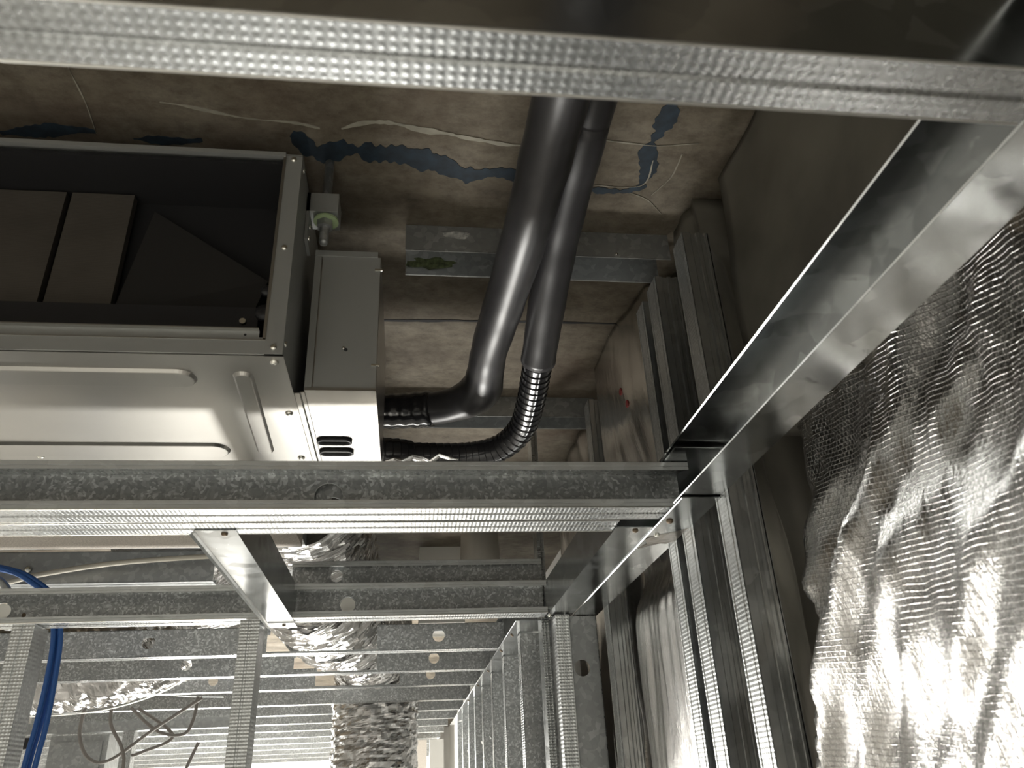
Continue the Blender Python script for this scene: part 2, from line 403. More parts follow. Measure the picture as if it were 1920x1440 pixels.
for i, (pts, w) in enumerate([([(-.136, .663), (-.107, .68), (-.06, .69), (-.012, .694), (.05, .705), (.125, .714)], .026),
                 ([(.279, .56), (.273, .60), (.271, .631), (.271, .673), (.272, .718)], .017),
                 ([(.20, .726), (.255, .726), (.282, .72)], .012),
                 ([(-.442, .686), (-.39, .675), (-.343, .678)], .012), ([(-.306, .683), (-.233, .68)], .010)]):
    ribbon('paint_mark', pts, w, 'bluepaint', 'dark blue paint line on the slab', .85, .0006, 30)
for pts, w in [([(.205, .645), (.248, .648), (.28, .649), (.322, .642)], .0022), ([(.21, .719), (.274, .717), (.277, .673)], .0024),
               ([(.263, .73), (.29, .743), (.315, .767)], .0018), ([(.308, .66), (.308, .68), (.306, .703), (.291, .733)], .003),
               ([(-.264, .626), (-.223, .634), (-.187, .642), (-.137, .646), (-.104, .651)], .006),
               ([(-.081, .65), (-.046, .638), (0, .644), (.071, .656), (.12, .66)], .009), ([(-.34, .585), (-.339, .632), (-.343, .677)], .002)]:
    ribbon('pale_scratch', pts, w*.55, 'caulk', 'pale plaster smear on the slab', 1.1, .0009, 30)
ribbon('slab_joint', [(-.3, 1.047), (-.048, 1.043), (.10, 1.038), (.187, 1.036), (.34, 1.035)], .006, 'liner', 'dark joint line in the slab', .5)

# ------------------------------------------------------------------ ceiling framing
HB = .25; GJ = 'ceiling joists of the near framing'
j1 = stud('ceiling_joist', (-1.5, .197, HB), X, Z, Y, 1.5+.262, .052, .0285, fm='knurl_soft', label='nearest out-of-focus steel ceiling joist crossing the top of the picture', cat='joist', group=GJ, wm='mirror')
j2 = stud('ceiling_joist', (-1.5, .787, HB), X, Z, nY, 1.5+.29, .050, .039, 'steel ceiling joist with round hole, open side forward, below the air unit', 'joist', GJ, holes=[(1.5-.083, .025, .0145)])
j2b = stud('ceiling_joist', (-1.5, .7925, HB), X, Z, Y, 1.5+.222, .050, .0365, 'steel ceiling joist backed against the joist with round hole', 'joist', GJ, holes=[(1.5-.079, .014, .0125)])
j3 = stud('ceiling_joist', (-1.5, 1.31, HB), X, Z, nY, 1.5+.2215, .052, .0405, 'steel ceiling joist with punched discs at the far side of the hatch opening', 'joist', GJ, holes=[(1.5-.615, .026, .0125), (1.5-.097, .026, .0125)])
for hx in (-.615, -.097):
    d = MB().lathe((hx, 1.3095, HB+.026), (.12, -1, -.08), [(0, .0118), (.0008, .0118)], 24).build('knockout_disc', 'edge', j3); d['label'] = 'bright punched disc in the web'
def hole_rim(cx, y, cz, r, parent):
    MB().tube([(cx+r*math.cos(2*PI*k/32), y, cz+r*math.sin(2*PI*k/32)) for k in range(33)], .0005, 6, False).build('hole_rim', 'lip', parent, True)
hole_rim(-.083, .7856, HB+.0254, .0147, j2)
for hx in (-.615, -.097): hole_rim(hx, 1.3086, HB+.0264, .0127, j3)
for hx, hz in ((-.583, .020), (-.238, .016)):
    MB().lathe((hx, 1.3092, HB+hz), nY, [(0, .0035), (.001, .003)], 12).build('screw_hole', 'screw_dark', j3)
up = stud('blocking_stud', (-.19, 1.322, .303), X, Z, nY, .412, .045, .012, 'steel stud lying on top of the far hatch joist', 'stud', holes=[(.19-.118, .022, .010)], fm='mirror')
bl = stud('blocking_channel', (-1.6, 1.45, .3515), X, Z, Y, 1.255, .056, .03, 'dull steel channel behind the beige cable and blue cables', 'channel', wm='dull', fm='dull')
MB().lathe((-.655, 1.449, .376), nY, [(0, .006), (.004, .0055), (.007, .002)], 14).build('bolt', 'screw', bl, True)

tr1 = track('wall_track', (.305, -1.2, HB), Y, Z, nX, 1.2+.735, .056, .041, 'long near steel wall track along the foil wall', 'track', 'wall tracks')
tr2 = track('wall_track', (.3055, .712, HB-.0026), Y, Z, nX, .61, .054, .0405, 'farther steel wall track lapped under the near one, with torn foil stuck on it', 'track', 'wall tracks')
screw((.2745, .785, HB-.003), nZ, .004, tr2, 'screw_dark'); screw((.2755, .836, HB-.003), nZ, .0032, tr2)
screw((.275, 1.30, HB-.003), nZ, .0025, tr2)
tp = []
for (a, b) in [(.266, .852), (.272, .842), (.279, .834), (.29, .826), (.3045, .812), (.3045, .862), (.297, .873), (.288, .868), (.278, .884), (.268, .892), (.274, .872)]: tp.append((a, b))
tv = [(a, b, HB-.0031-.0006*math.sin(a*900)) for a, b in tp]+[(a, b, HB-.0026) for a, b in tp]; n = len(tp)
o = link('torn_foil', tv, [tuple(range(n)), tuple(reversed(range(n, 2*n)))]+[(i, (i+1) % n, n+(i+1) % n, n+i) for i in range(n)], 'kraft', tr2); o['label'] = 'torn strip of foil stuck to the track'
bp_ = MB().sheet([(0, 0), (.001, 0), (.041, 0)], TH, (.264, .74, .3045), Y, Z, X, .04)
jb = link('joint_flap', [(.262, .735, .304), (.303, .735, .304), (.303, .779, .304), (.262, .779, .304), (.262, .735, .3025), (.303, .735, .3025), (.303, .779, .3025), (.262, .779, .3025)],
          [(0, 1, 2, 3), (4, 7, 6, 5), (0, 4, 5, 1), (1, 5, 6, 2), (2, 6, 7, 3), (3, 7, 4, 0)], 'mirror', tr2)
# trimmers of the hatch opening
tl = track('hatch_trimmer', (-.177, .812, HB-.0012), Y, Z, nX, .485, .055, .041, 'bright steel trimmer bridging two joists at the left of the hatch opening', 'track', 'hatch trimmers')
MB().box(-.2175, -.177, 1.297, 1.335, HB-.0026, HB-.0015).build('end_tab', 'mirror', tl)
screw((-.19, .823, HB-.0016), nZ, .0035, tl, 'screw_dark'); screw((-.195, 1.313, HB-.0028), nZ, .003, tl, 'screw_dark')
MB().sheet([(0, 0), (.0035, -.0008), (.0055, -.003)], TH, (-.2175, .818, HB-.0015), Y, nX, Z, .515).build('hemmed_edge', 'mirror', tl)
trr = track('hatch_trimmer', (.223, .812, HB-.0012), Y, Z, X, .485, .055, .041, 'dark shiny steel trimmer beside the wall track at the right of the hatch opening', 'track', 'hatch trimmers')
screw((.247, .823, HB-.0016), nZ, .0035, trr, 'screw_dark'); screw((.2275, 1.288, HB-.0016), nZ, .003, trr)

# head tracks on the slab
h1 = track('head_track', (-.011, .81, SL-.0005), X, Y, nZ, .346, .054, .040, 'steel head track fixed to the slab behind the insulated pipes', 'track', 'head tracks', m='dull')
h2 = track('head_track', (-.05, 1.30, SL-.0005), X, Y, nZ, .39, .054, .040, 'farther steel head track on the slab, seen low behind the pipe elbow', 'track', 'head tracks', m='dull')
def patch(name, cx, cz, y, w, h, m, parent, label, n=28, seed=0.0):
    vs = []
    for yy in (y, y-.0006):
        for k in range(n):
            a = 2*PI*k/n; q = 1+.45*noise.noise(Vector((math.cos(a)*1.7+seed, math.sin(a)*1.7, seed)))+.3*noise.noise(Vector((math.cos(a)*6, math.sin(a)*6, seed)))
            vs.append((cx+w/2*math.cos(a)*q, yy, cz+h/2*math.sin(a)*q))
    fs = [tuple(range(n)), tuple(reversed(range(n, 2*n)))]+[(k, (k+1) % n, n+(k+1) % n, n+k) for k in range(n)]
    o = link(name, vs, fs, m, parent); o['label'] = label; return o
patch('residue', .055, .636, .8096, .034, .011, 'whitedirt', h1, 'chalky white residue on the near flange', seed=3.3)
patch('residue', .02, .628, .8623, .06, .018, 'dirt', h1, 'mossy green spray residue inside the track', seed=8.1)
screw((.262, .8096, .615), nY, .0022, h1)

# ------------------------------------------------------------------ right wall: studs and foil insulation
def wallstud(y, W, zt, label, x=.305, D=.031, name='wall_stud', zb=-Z0):
    t = thing(name, (x+D/2, y+W/2, zb), label, 'stud', 'studs of the foil wall'); L = zt-zb; u0 = random.random()*3
    web = [(0, 0), (.009, 0), (.0105, .0022), (.0155, .0022), (.017, 0), (.0205, 0), (.022, .0022), (.0255, .0022), (.027, 0), (D, 0)]
    MB().sheet(web, TH, (x+.0005, y, zb), Z, X, Y, L, u0).build('web', 'stud_web', t)
    for k, (xx, s) in enumerate(((x, 1), (x+D, -1))):
        pts = [(0, 0), (W*.16, 0), (W*.2, .0014*1), (W*.24, 0), (W*.8, 0), (W*.84, .0014), (W*.88, 0), (W-.001, 0), (W, .007)]
        MB().sheet(pts, TH, (xx, y, zb), Z, Y, (s, 0, 0), L, u0+k).build('flange', 'stud_knurl', t)
    return t
M['stud_knurl'] = galv('stud_knurl', lo=.44, hi=.62, rough=.3, metal=.75, rvar=.06, knurl=.09, pitch=(.0042, .0040))
wallstud(.694, .034, .562, 'nearest ribbed steel wall stud, beside the big foil blanket')
wallstud(.800, .037, .575, 'first stud of the close pair between the two foil blankets')
wallstud(.858, .032, .575, 'second stud of the close pair, beside the narrow foil blanket')
wallstud(1.205, .035, .60, 'steel wall stud between the narrow foil blanket and the hatch corner post')

def blanket(name, y0, y1, z0, z1, ny, nz_, fn, m, label, back=.455, group='foil insulation blankets'):
    vs = []; uv = []
    for i in range(nz_+1):
        for j in range(ny+1):
            y = y0+(y1-y0)*j/ny; z = z0+(z1-z0)*i/nz_
            vs.append((fn(y, z), y, z)); uv.append((y, z))
    n = len(vs); W = ny+1
    fs = [(i*W+j, i*W+j+1, (i+1)*W+j+1, (i+1)*W+j) for i in range(nz_) for j in range(ny)]
    border = [j for j in range(W)]+[i*W+ny for i in range(1, nz_+1)]+[nz_*W+j for j in range(ny-1, -1, -1)]+[i*W for i in range(nz_-1, 0, -1)]
    for b in border: vs.append((back, vs[b][1], vs[b][2])); uv.append(uv[b])
    K = len(border)
    fs += [(border[k], n+k, n+(k+1) % K, border[(k+1) % K]) for k in range(K)]+[tuple(n+k for k in range(K))]
    o = link(name, vs, fs, m, None, uv, True); return tag(o, label, 'insulation', group)
def sm(a, b, t):
    t = max(0, min(1, (t-a)/(b-a))); return t*t*(3-2*t)
def fn_near(y, z):
    # folds run down towards the stud; pleats where the track squeezes the blanket
    ed = .676+.010*noise.noise(Vector((z*6, 1.3, 0)))-.036*math.exp(-((z-.07)/.06)**2)
    x = .338+.05*sm(ed-.012, ed+.010, y)-.018*sm(.66, .35, y)
    d = (y-.55)*.80+(z-.05)*.62; e = -(y-.55)*.62+(z-.05)*.80     # d across fold, e along
    x += .013*noise.noise(Vector((d*16, e*4.5, .4)))+.010*noise.noise(Vector((d*27+1.5, e*11, 4.4)))+.005*noise.noise(Vector((d*52, e*16, 2.2)))
    x += .004*noise.noise(Vector((y*60, z*14, 5.1)))*sm(-.05, .2, z)
    x -= .010*math.exp(-((d+.02)/.025)**2)*sm(-.35, .05, e)*0+.012*math.exp(-((d-.06)/.02)**2)
    x += .034*sm(.10, .265, z)                        # squeezed in behind the track
    x += .012*sm(.4, .64, z)
    return max(x, .3175)
o = blanket('foil_blanket', -1.3, .689, -1.3, .305, 260, 230, fn_near, 'foil', 'large crumpled silver foil blanket with woven scrim on the right wall')
M['facing'] = plain('dark_facing', (.18, .17, .145), .42, .3, 9, .3, .15, 14)  # darker and duller than the foil below the track
blanket('wall_facing', -1.3, .6925, .306, .645, 120, 40, lambda y, z: .352+.014*sm(.4, .64, z)+.006*noise.noise(Vector((y*9, z*5, 7.7))), 'facing', 'dark smooth membrane on the wall of the void above the wall track')
def fn_mid(y, z):
    x = .334+.03*sm(1.17, 1.20, y)+.03*sm(.925, .897, y)
    x += .0026*noise.noise(Vector((y*60, z*6, 1.4)))+.003*noise.noise(Vector((y*20, z*7, 3.4)))+.006*noise.noise(Vector((y*8, z*5, 9.4)))
    x -= .02*sm(.35, .5, z)*sm(.9, 1.05, y)
    x += .025*math.exp(-((z-.28)/.04)**2)
    return max(x, .314)
mid = blanket('foil_blanket', .894, 1.203, -1.3, .645, 70, 220, fn_mid, 'foil_plain', 'narrow bright wrinkled foil blanket between the stud pair and the corner stud')
for yy, zz in ((1.036, .529), (1.014, .498)):
    o = MB().lathe((fn_mid(yy, zz)+.0005, yy, zz), nX, [(0, .006), (.0016, .0055)], 9).build('red_mark', 'red', mid); o['label'] = 'small red paint mark'
blanket('foil_blanket', .731, .797, -1.3, .645, 12, 120, lambda y, z: .372-.03*sm(.54, .6, z)+.012*noise.noise(Vector((y*40, z*9, 2))), 'facing', 'thin dark slot of membrane between the nearest stud and the stud pair')
blanket('foil_blanket', 1.243, 1.75, -1.3, .645, 40, 120, lambda y, z: .345+.012*noise.noise(Vector((y*20, z*7, 4))), 'foil_plain', 'foil blanket behind the hatch corner post')

# ------------------------------------------------------------------ partition under the far hatch joist
M['post_knurl'] = galv('post_knurl', lo=.6, hi=.75, rough=.3, rvar=.06, metal=.6, knurl=.4, pitch=(.0048, .0048))
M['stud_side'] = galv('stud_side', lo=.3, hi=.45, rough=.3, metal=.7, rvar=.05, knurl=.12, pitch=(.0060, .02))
GP = 'studs of the partition under the far hatch joist'
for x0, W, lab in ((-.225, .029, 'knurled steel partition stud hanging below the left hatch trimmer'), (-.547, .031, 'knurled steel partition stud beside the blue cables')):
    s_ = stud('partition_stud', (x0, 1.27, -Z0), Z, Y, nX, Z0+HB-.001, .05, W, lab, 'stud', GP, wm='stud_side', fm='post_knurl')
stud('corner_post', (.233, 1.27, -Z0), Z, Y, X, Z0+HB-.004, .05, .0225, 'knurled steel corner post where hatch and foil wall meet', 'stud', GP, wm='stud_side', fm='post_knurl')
stud('corner_post', (.2575, 1.285, -Z0), Z, X, Y, Z0+HB-.004, .045, .03, 'plain steel stud with round hole beside the knurled corner post', 'stud', GP, holes=[(Z0+.166, .0155, .0125)], wm='dull')
stud('corner_post', (.2195, 1.325, -Z0), Z, Y, X, Z0+HB+.35, .04, .012, 'slim steel stud edge showing just left of the knurled corner post', 'stud', GP, wm='mirror')

# far side wall
GF = 'studs of the far side wall'
ft = track('wall_track', (.266, 1.335, HB), Y, Z, nX, 2.2, .056, .088, 'narrow steel wall track running into the bright far room', 'track', 'wall tracks')
for y in (1.45, 1.63, 1.92, 2.20, 2.57):
    for k in (0, 1): screw((.185+.0035*k, y+.01+.012*k, HB-.0005), nZ, .0022, ft, 'screw_dark')
for i, y in enumerate((1.442, 1.708, 1.963, 2.225, 2.486, 2.743, 3.05, 3.35)):
    lab = ['nearest', 'second', 'third', 'fourth', 'fifth', 'sixth', 'seventh', 'farthest'][i]+' steel stud of the far side wall, counted from the corner post'
    stud('wall_stud', (.198, y, -Z0), Z, X, Y, Z0+HB-.002, .064, .034, lab, 'stud', GF, holes=[(Z0+.131, .03, .0155)] if i else ())
tag(MB().box(.285, .295, 1.40, 3.7, -Z0, HB-.003).build('wall_lining', 'board'), 'pale board behind the studs of the far side wall', 'board')
# far joists
FJ = [1.62, 1.912, 2.19, 2.56, 2.88, 3.22, 3.56, 3.95, 4.38, 4.85, 5.35, 5.9, 6.5]
nm = ['first', 'second', 'third', 'fourth', 'fifth', 'sixth', 'seventh', 'eighth', 'ninth', 'tenth', 'eleventh', 'twelfth', 'last']
for i, y in enumerate(FJ):
    stud('ceiling_joist', (-3.6, y, HB+.002), X, Z, Y, 3.6+(.19 if y < 3.5 else .17), .05, .034, nm[i]+' steel joist of the far room ceiling, counted from the hatch', 'joist', 'ceiling joists of the far room',
         holes=[(3.6-.488, .026, .012), (3.6+.06, .026, .012)] if i in (0, 1, 2) else (), gap={0: (3.6-.27, 3.6-.06), 1: (3.6-.255, 3.6-.07), 2: (3.6-.235, 3.6-.02)}.get(i))

# ------------------------------------------------------------------ fan coil unit
ux1, uy0, uz0, uz1 = -.117, .642, .36, .601
fc = thing('fan_coil_unit', (-.42, .9, uz0), 'grey sheet-metal ducted air unit hung under the slab with a black open front', 'air conditioner')
m = MB()
m.box(-.78, ux1, 1.148, 1.15, uz0, uz1); m.box(ux1-.0015, ux1, uy0, 1.15, uz0+.001, uz1); m.box(-.78, -.7785, uy0, 1.15, uz0, uz1); m.box(-.78, ux1, uy0, 1.15, uz1-.0015, uz1)
m.build('casing', 'ebox', fc)
bot = MB().box(-.78, ux1+.0005, uy0+.001, .898, uz0-.001, uz0+.0005).build('bottom_panel', 'casing', fc)
MB().box(-.78, ux1, .899, 1.15, uz0-.001, uz0+.0005).build('rear_bottom_panel', 'casing', fc)
def rib(x0, y0, x1, y1, w, h=.0032):
    """embossed stadium-shaped swage on the underside"""
    a, b = Vector((x0, y0, 0)), Vector((x1, y1, 0)); d = (b-a).normalized(); k = Vector((-d.y, d.x, 0)); vs = []; n = 14
    rings = [(w/2, 0), (w/2-.0020, h*.9), (w/2-.0028, h)]
    for r, dz in rings:
        for e, base, sg in ((0, b, 1), (1, a, -1)):
            for q in range(n+1):
                an = -PI/2+PI*q/n; p = base+(d*math.cos(an)+k*math.sin(an))*r*sg; vs.append((p.x, p.y, uz0-.001-dz))
    N = 2*(n+1); fs = [(i*N+q, i*N+(q+1) % N, (i+1)*N+(q+1) % N, (i+1)*N+q) for i in range(len(rings)-1) for q in range(N)]
    fs += [tuple((len(rings)-1)*N+q for q in range(N)), tuple(reversed(range(N)))]
    return link('embossed_rib', vs, fs, 'casing', bot, None, False)
rib(-.74, .687, -.218, .687, .033); rib(-.74, .862, -.222, .862, .036); rib(-.1585, .682, -.1655, .862, .019)
for x, y in ((-.126, .653), (-.1265, .763), (-.128, .885), (-.415, .884)): screw((x, y, uz0-.001), nZ, .0042, bot)
# front frame around the black opening
fr = MB(); fr.box(-.78, ux1, uy0-.0015, uy0, uz0, uz0+.0145); fr.build('front_frame_bottom', 'ebox', fc)
MB().box(-.78, -.1405, uy0+.003, uy0+.005, uz0+.0145, uz0+.027).build('inner_ledge', 'ebox', fc)
MB().sheet([(0, 0), (.006, .0), (.0075, .004)], TH, (-.78, uy0+.004, uz0+.026), X, Y, Z, .635).build('ledge_lip', 'ebox', fc)
for zz, xx in ((.0142, -.1335), (.0265, -.1405)): MB().box(-.78, xx, uy0-.0022, uy0+.004, uz0+zz, uz0+zz+.0009).build('ledge_hem', 'casing', fc)
MB().box(-.147, -.1335, uy0+.002, uy0+.0028, uz0+.0135, uz0+.0195).build('catch_plate', 'ebox', fc)
for x in (-.1435, -.1385): MB().lathe((x, uy0+.002, uz0+.0165), nY, [(0, .0012), (.0004, .001)], 10).build('pin_hole', 'black', fc)
MB().lathe((-.153, uy0+.003, uz0+.0225), nY, [(0, .0013), (.0004, .001)], 10).build('pin_hole', 'black', fc)
MB().box(-.1335, ux1, uy0-.002, uy0, uz0+.0, uz1-.004).build('front_frame_side', 'ebox', fc)
MB().box(-.136, -.1333, uy0-.003, uy0+.008, uz0+.016, uz1-.004).build('frame_edge', 'casing', fc)
MB().box(-.78, -.134, uy0-.004, uy0+.001, uz1-.006, uz1-.001).build('front_frame_top', 'ebox', fc)
for z in (.592, .479, .367): screw((-.1255, uy0-.002, z), nY, .0032, fc)
screw((ux1, uy0+.006, .375), X, .003, fc); screw((ux1, uy0+.012, .590), X, .003, fc)
# interior
it = MB(); it.box(-.77, -.119, .647, 1.12, uz1-.01, uz1-.006); it.box(-.77, -.119, .72, .73, uz0+.012, uz1-.01); it.box(-.124, -.119, .645, .75, uz0+.004, uz1-.008); it.box(-.77, -.121, .648, .73, uz0+.012, uz0+.02)
it.build('black_liner', 'liner', fc)
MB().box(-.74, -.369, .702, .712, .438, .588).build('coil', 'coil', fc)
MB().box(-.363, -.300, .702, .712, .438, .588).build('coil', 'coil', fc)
MB().box(-.76, -.15, .676, .716, uz0+.022, .432).build('drain_pan', 'black', fc)
link('fan_scroll', [(-.298, .705, .44), (-.16, .69, .43), (-.15, .70, .48), (-.28, .712, .575), (-.298, .716, .44), (-.16, .716, .43), (-.15, .716, .48), (-.28, .716, .575)],
     [(0, 1, 2, 3), (4, 7, 6, 5), (0, 4, 5, 1), (1, 5, 6, 2), (2, 6, 7, 3), (3, 7, 4, 0)], plain('dark_scroll', (.014, .013, .012), .7), fc)
for z, r in ((.415, .009), (.44, .006)): MB().lathe((-.141, .66, z), nY, [(0, r), (.004, r*.9), (.005, r*.3)], 16).build('rubber_grommet', 'black', fc, True)
MB().lathe((-.16, .66, .405), nY, [(0, .0035), (.003, .003)], 12).build('screw', 'screw', fc)
# electrical box on the side
eb = MB(); eb.box(-.106, -.036, .7165, .95, .362, .527); ebx = eb.build('control_box', 'casing', fc)
MB().box(-.098, -.0365, .7145, .7165, .364, .5255).build('cover', 'ebox', ebx)
MB().box(-.1065, -.0395, .7135, .7155, .5255, .5325).build('cover_flange', 'ebox', ebx)
MB().box(-.1065, -.0995, .7145, .7165, .362, .5265).build('cover_rim', 'ebox', ebx)
MB().box(-.106, -.036, .7125, .7165, .3605, .3635).build('cover_hem', 'casing', ebx)
for z in (.39, .508): MB().box(-.042, -.034, .7138, .7146, z, z+.0022).build('clip', 'screw', ebx)
for x, z in ((-.0705, .4105), (-.068, .4085)): MB().lathe((x, .7145, z), nY, [(0, .0019), (.0008, .0017), (.0012, .0006)], 12).build('rivet', 'black' if x > -.07 else 'screw', ebx)
for y in (.8405, .8725):
    gq = Vector((-.0865, y, .362)); vs = []; n = 12
    for r, dz, in ((.0078, 0), (.0078, .004), (.0056, .0046), (.0050, .001)):
        for sx_ in (1, -1):
            for q in range(n+1):
                an = -PI/2+PI*q/n; vs.append((gq.x+sx_*(.012+r*math.cos(an)), y+r*math.sin(an)*sx_, .3625-dz))
    N = 2*(n+1); fs = [(i*N+q, i*N+(q+1) % N, (i+1)*N+(q+1) % N, (i+1)*N+q) for i in range(3) for q in range(N)]+[tuple(3*N+q for q in range(N)), tuple(reversed(range(N)))]
    link('cable_grommet', vs, fs, 'black', ebx, None, True)
MB().sheet([(0, 0), (.006, 0), (.0075, .0012), (.011, .0012)], TH, (-.1175, .72, .3605), Y, X, Z, .22).build('side_seam', 'casing', fc)
# hanging bracket on the unit
br = MB(); br.box(-.1165, -.083, .690, .722, .567, .592); br.box(-.1165, -.113, .69, .722, .53, .592); br.build('hanger_bracket', 'ebox', fc)
for z in (.552, .537): screw((-.113, .700, z), X, .003, fc)
rod = thing('hanger_rod', (-.0975, .703, .533), 'threaded steel hanger rod with nut and washer beside the air unit', 'rod')
MB().lathe((-.0975, .703, .533), Z, [(0, .0042), (.003, .005), (SL-.533-.001, .005)], 14).build('threaded_rod', 'dull', rod, True)
MB().lathe((-.0975, .703, .5545), Z, [(0, .0092), (.008, .0092)], 6).build('nut', 'dull', rod)
MB().lathe((-.0965, .703, .5625), Z, [(0, .0135), (.0022, .0135)], 22).build('washer', 'rubber', rod)
# supply plenum behind the unit
pl = thing('supply_plenum', (-.45, 1.38, .36), 'lined sheet-metal supply plenum behind the air unit', 'duct')
MB().box(-.74, -.17, 1.152, 1.262, .359, .60).build('lining', 'lined', pl)
MB().box(-.74, -.17, 1.263, 1.31, .372, .60).build('casing', 'dull', pl)

# ------------------------------------------------------------------ insulated pipes
def pipe(name, pts, r, label, segs=16, dent=.05):
    P = spline(pts, 12); rr = [r*(1+dent*noise.noise(p*30)) for p in P]
    t = thing(name, pts[0], label, 'pipe'); return t, P, rr
big, P, rr = pipe('insulated_pipe', [(-.112, 1.055, .50), (-.05, 1.055, .50), (.02, 1.045, .50), (.068, 1.022, .50), (.095, .985, .502), (.0985, .94, .505), (.0985, .875, .506), (.106, .76, .506), (.1135, .62, .505), (.117, .50, .505), (.119, .30, .508), (.119, -.9, .51)], .0242,
                'thick black foam-insulated pipe bending down to the air unit')
rr = [r*(1.0+.22*math.exp(-((p-Vector((.09, .985, .502))).length/.035)**2)) for p, r in zip(P, rr)]
MB().tube(P, rr, 22).build('foam_tube', 'foam', big, True)
k = [i for i, p in enumerate(P) if p.x < .03 and p.y > 1.0]
MB().tube([P[i] for i in k], [rr[i]*1.10+.001*math.sin(i*2.1) for i in k], 20).build('tape_wrap', 'tape', big, True)
small, P, rr = pipe('insulated_pipe', [(-.112, 1.01, .415), (-.05, 1.01, .415), (.02, 1.025, .418), (.085, 1.035, .424), (.128, 1.022, .432), (.152, .985, .445), (.158, .93, .462), (.158, .86, .482), (.157, .77, .510), (.157, .66, .538), (.160, .54, .557), (.162, .40, .563), (.162, -.9, .568)], .0222,
                'thinner black insulated pipe with glossy tape-wrapped bend')
i0 = next(i for i, p in enumerate(P) if p.y < .862 and p.x > .1)
MB().tube(P[i0:], rr[i0:], 20).build('foam_tube', 'foam', small, True)
tw = spline(P[:i0+3], 9); rt = []
acc = 0
for i, p in enumerate(tw):
    if i: acc += (p-tw[i-1]).length
    ph = (acc/.0105) % 1.0
    rt.append(.0182+.0013*ph+(.004 if p.x < .0 else 0)*sm(.02, -.02, p.x))
MB().tube(tw, rt, 20).build('tape_wrap', 'tape', small, True)
o = MB().tube([(-.034+.012*i, .978+.004*math.sin(i*1.7), .3915+.0035*math.sin(i*2.3)+.0007*i) for i in range(9)], [.002, .006, .007, .0065, .007, .006, .0055, .004, .0015], 9, True, .5).build('foil_wrap', 'foil_plain', small)
o['label'] = 'scrap of silver foil under the tape'

# ------------------------------------------------------------------ flexible ducts
def flex(name, pts, r, label, n=80, ring=.028, amp=.05, seed=0.0, m='duct_foil', taper=None):
    P = spline(pts, 44); acc = 0; vs = []; uv = []; T = []
    for i in range(len(P)): T.append((P[min(i+1, len(P)-1)]-P[max(i-1, 0)]).normalized())
    a = T[0].cross(Vector((0, .2, 1)) if abs(T[0].z) < .9 else Vector((1, 0, 0))).normalized()
    for i in range(len(P)):
        if i: acc += (P[i]-P[i-1]).length
        a = (a-T[i]*a.dot(T[i])).normalized(); b = T[i].cross(a)
        rb = r*(taper(i/(len(P)-1)) if taper else 1)
        for k in range(n):
            an = 2*PI*k/n; q = 1.03-.085*abs(noise.noise(Vector((acc*26+seed+1.6*abs(math.sin(an)), math.cos(an)*2.2, math.sin(an)*2.2+seed))))-.06*abs(noise.noise(Vector((acc*60+seed, math.cos(an)*4, math.sin(an)*4+seed))))+amp*.3*noise.noise(Vector((acc*22+seed, math.cos(an)*2.6, math.sin(an)*2.6)))+amp*.8*noise.noise(Vector((acc*75+seed, math.cos(an)*4+an, math.sin(an)*4)))
            vs.append(P[i]+(a*math.cos(an)+b*math.sin(an))*rb*q); uv.append((acc, an*rb))
    fs = [(i*n+k, i*n+(k+1) % n, (i+1)*n+(k+1) % n, (i+1)*n+k) for i in range(len(P)-1) for k in range(n)]+[tuple(range(n)), tuple((len(P)-1)*n+k for k in reversed(range(n)))]
    t = thing(name, pts[-1], label, 'duct', 'silver flexible ducts'); link('foil_sleeve', vs, fs, m, t, uv, False); return t, P, T
fd, P, T = flex('flexible_duct', [(-.20, 1.315, .505), (-.20, 1.42, .50), (-.20, 1.57, .44), (-.19, 1.78, .415), (-.165, 2.10, .41), (-.125, 2.42, .44), (-.101, 2.69, .38), (-.0995, 2.733, .24), (-.0995, 2.733, 0), (-.0995, 2.733, -.6)], .132,
             'crinkled silver flexible duct curving over the far joists and dropping down in the middle', seed=1.0)
i = min(range(len(P)), key=lambda q: (P[q]-Vector((-.19, 2.25, .455))).length)
fd2, P2, T2 = flex('flexible_duct', [(-1.7, 2.07, .36), (-1.2, 2.07, .33), (-.95, 2.07, .312), (-.75, 2.07, .315), (-.60, 2.07, .35), (-.48, 2.07, .42), (-.455, 1.98, .475), (-.475, 1.80, .50), (-.475, 1.56, .50)], .106, 'crinkled silver flexible duct sagging at the left behind the blue cables', seed=6.0)
def strap(pts, w, label, name='duct_strap', thick=.0012, m='caulk'):
    P = spline(pts, 6); vs = []; fs = []
    for p in P:
        for dy in (-w/2, w/2):
            for dz in (0, thick): vs.append((p.x, p.y+dy, p.z+dz))
    for i in range(len(P)-1):
        a, b = 4*i, 4*i+4; fs += [(a, a+2, b+2, b), (a+1, b+1, b+3, a+3), (a, b, b+1, a+1), (a+2, a+3, b+3, b+2)]
    e = 4*(len(P)-1); fs += [(0, 1, 3, 2), (e, e+2, e+3, e+1)]
    return tag(link(name, vs, fs, m), label, 'strap')
M['strap'] = plain('white_strap', (.75, .74, .7), .4, .2)
strap([(-.90, 2.03, .194), (-.80, 2.03, .194), (-.70, 2.03, .200), (-.62, 2.03, .217), (-.55, 2.04, .246), (-.50, 2.05, .286)], .012, 'white hanger strap slung under the left silver duct', m='strap')
strap([(-.64, 2.16, .25), (-.60, 2.18, .249), (-.54, 2.19, .243), (-.46, 2.2, .24)], .012, 'white strap tail crossing down to the far joist', m='strap')

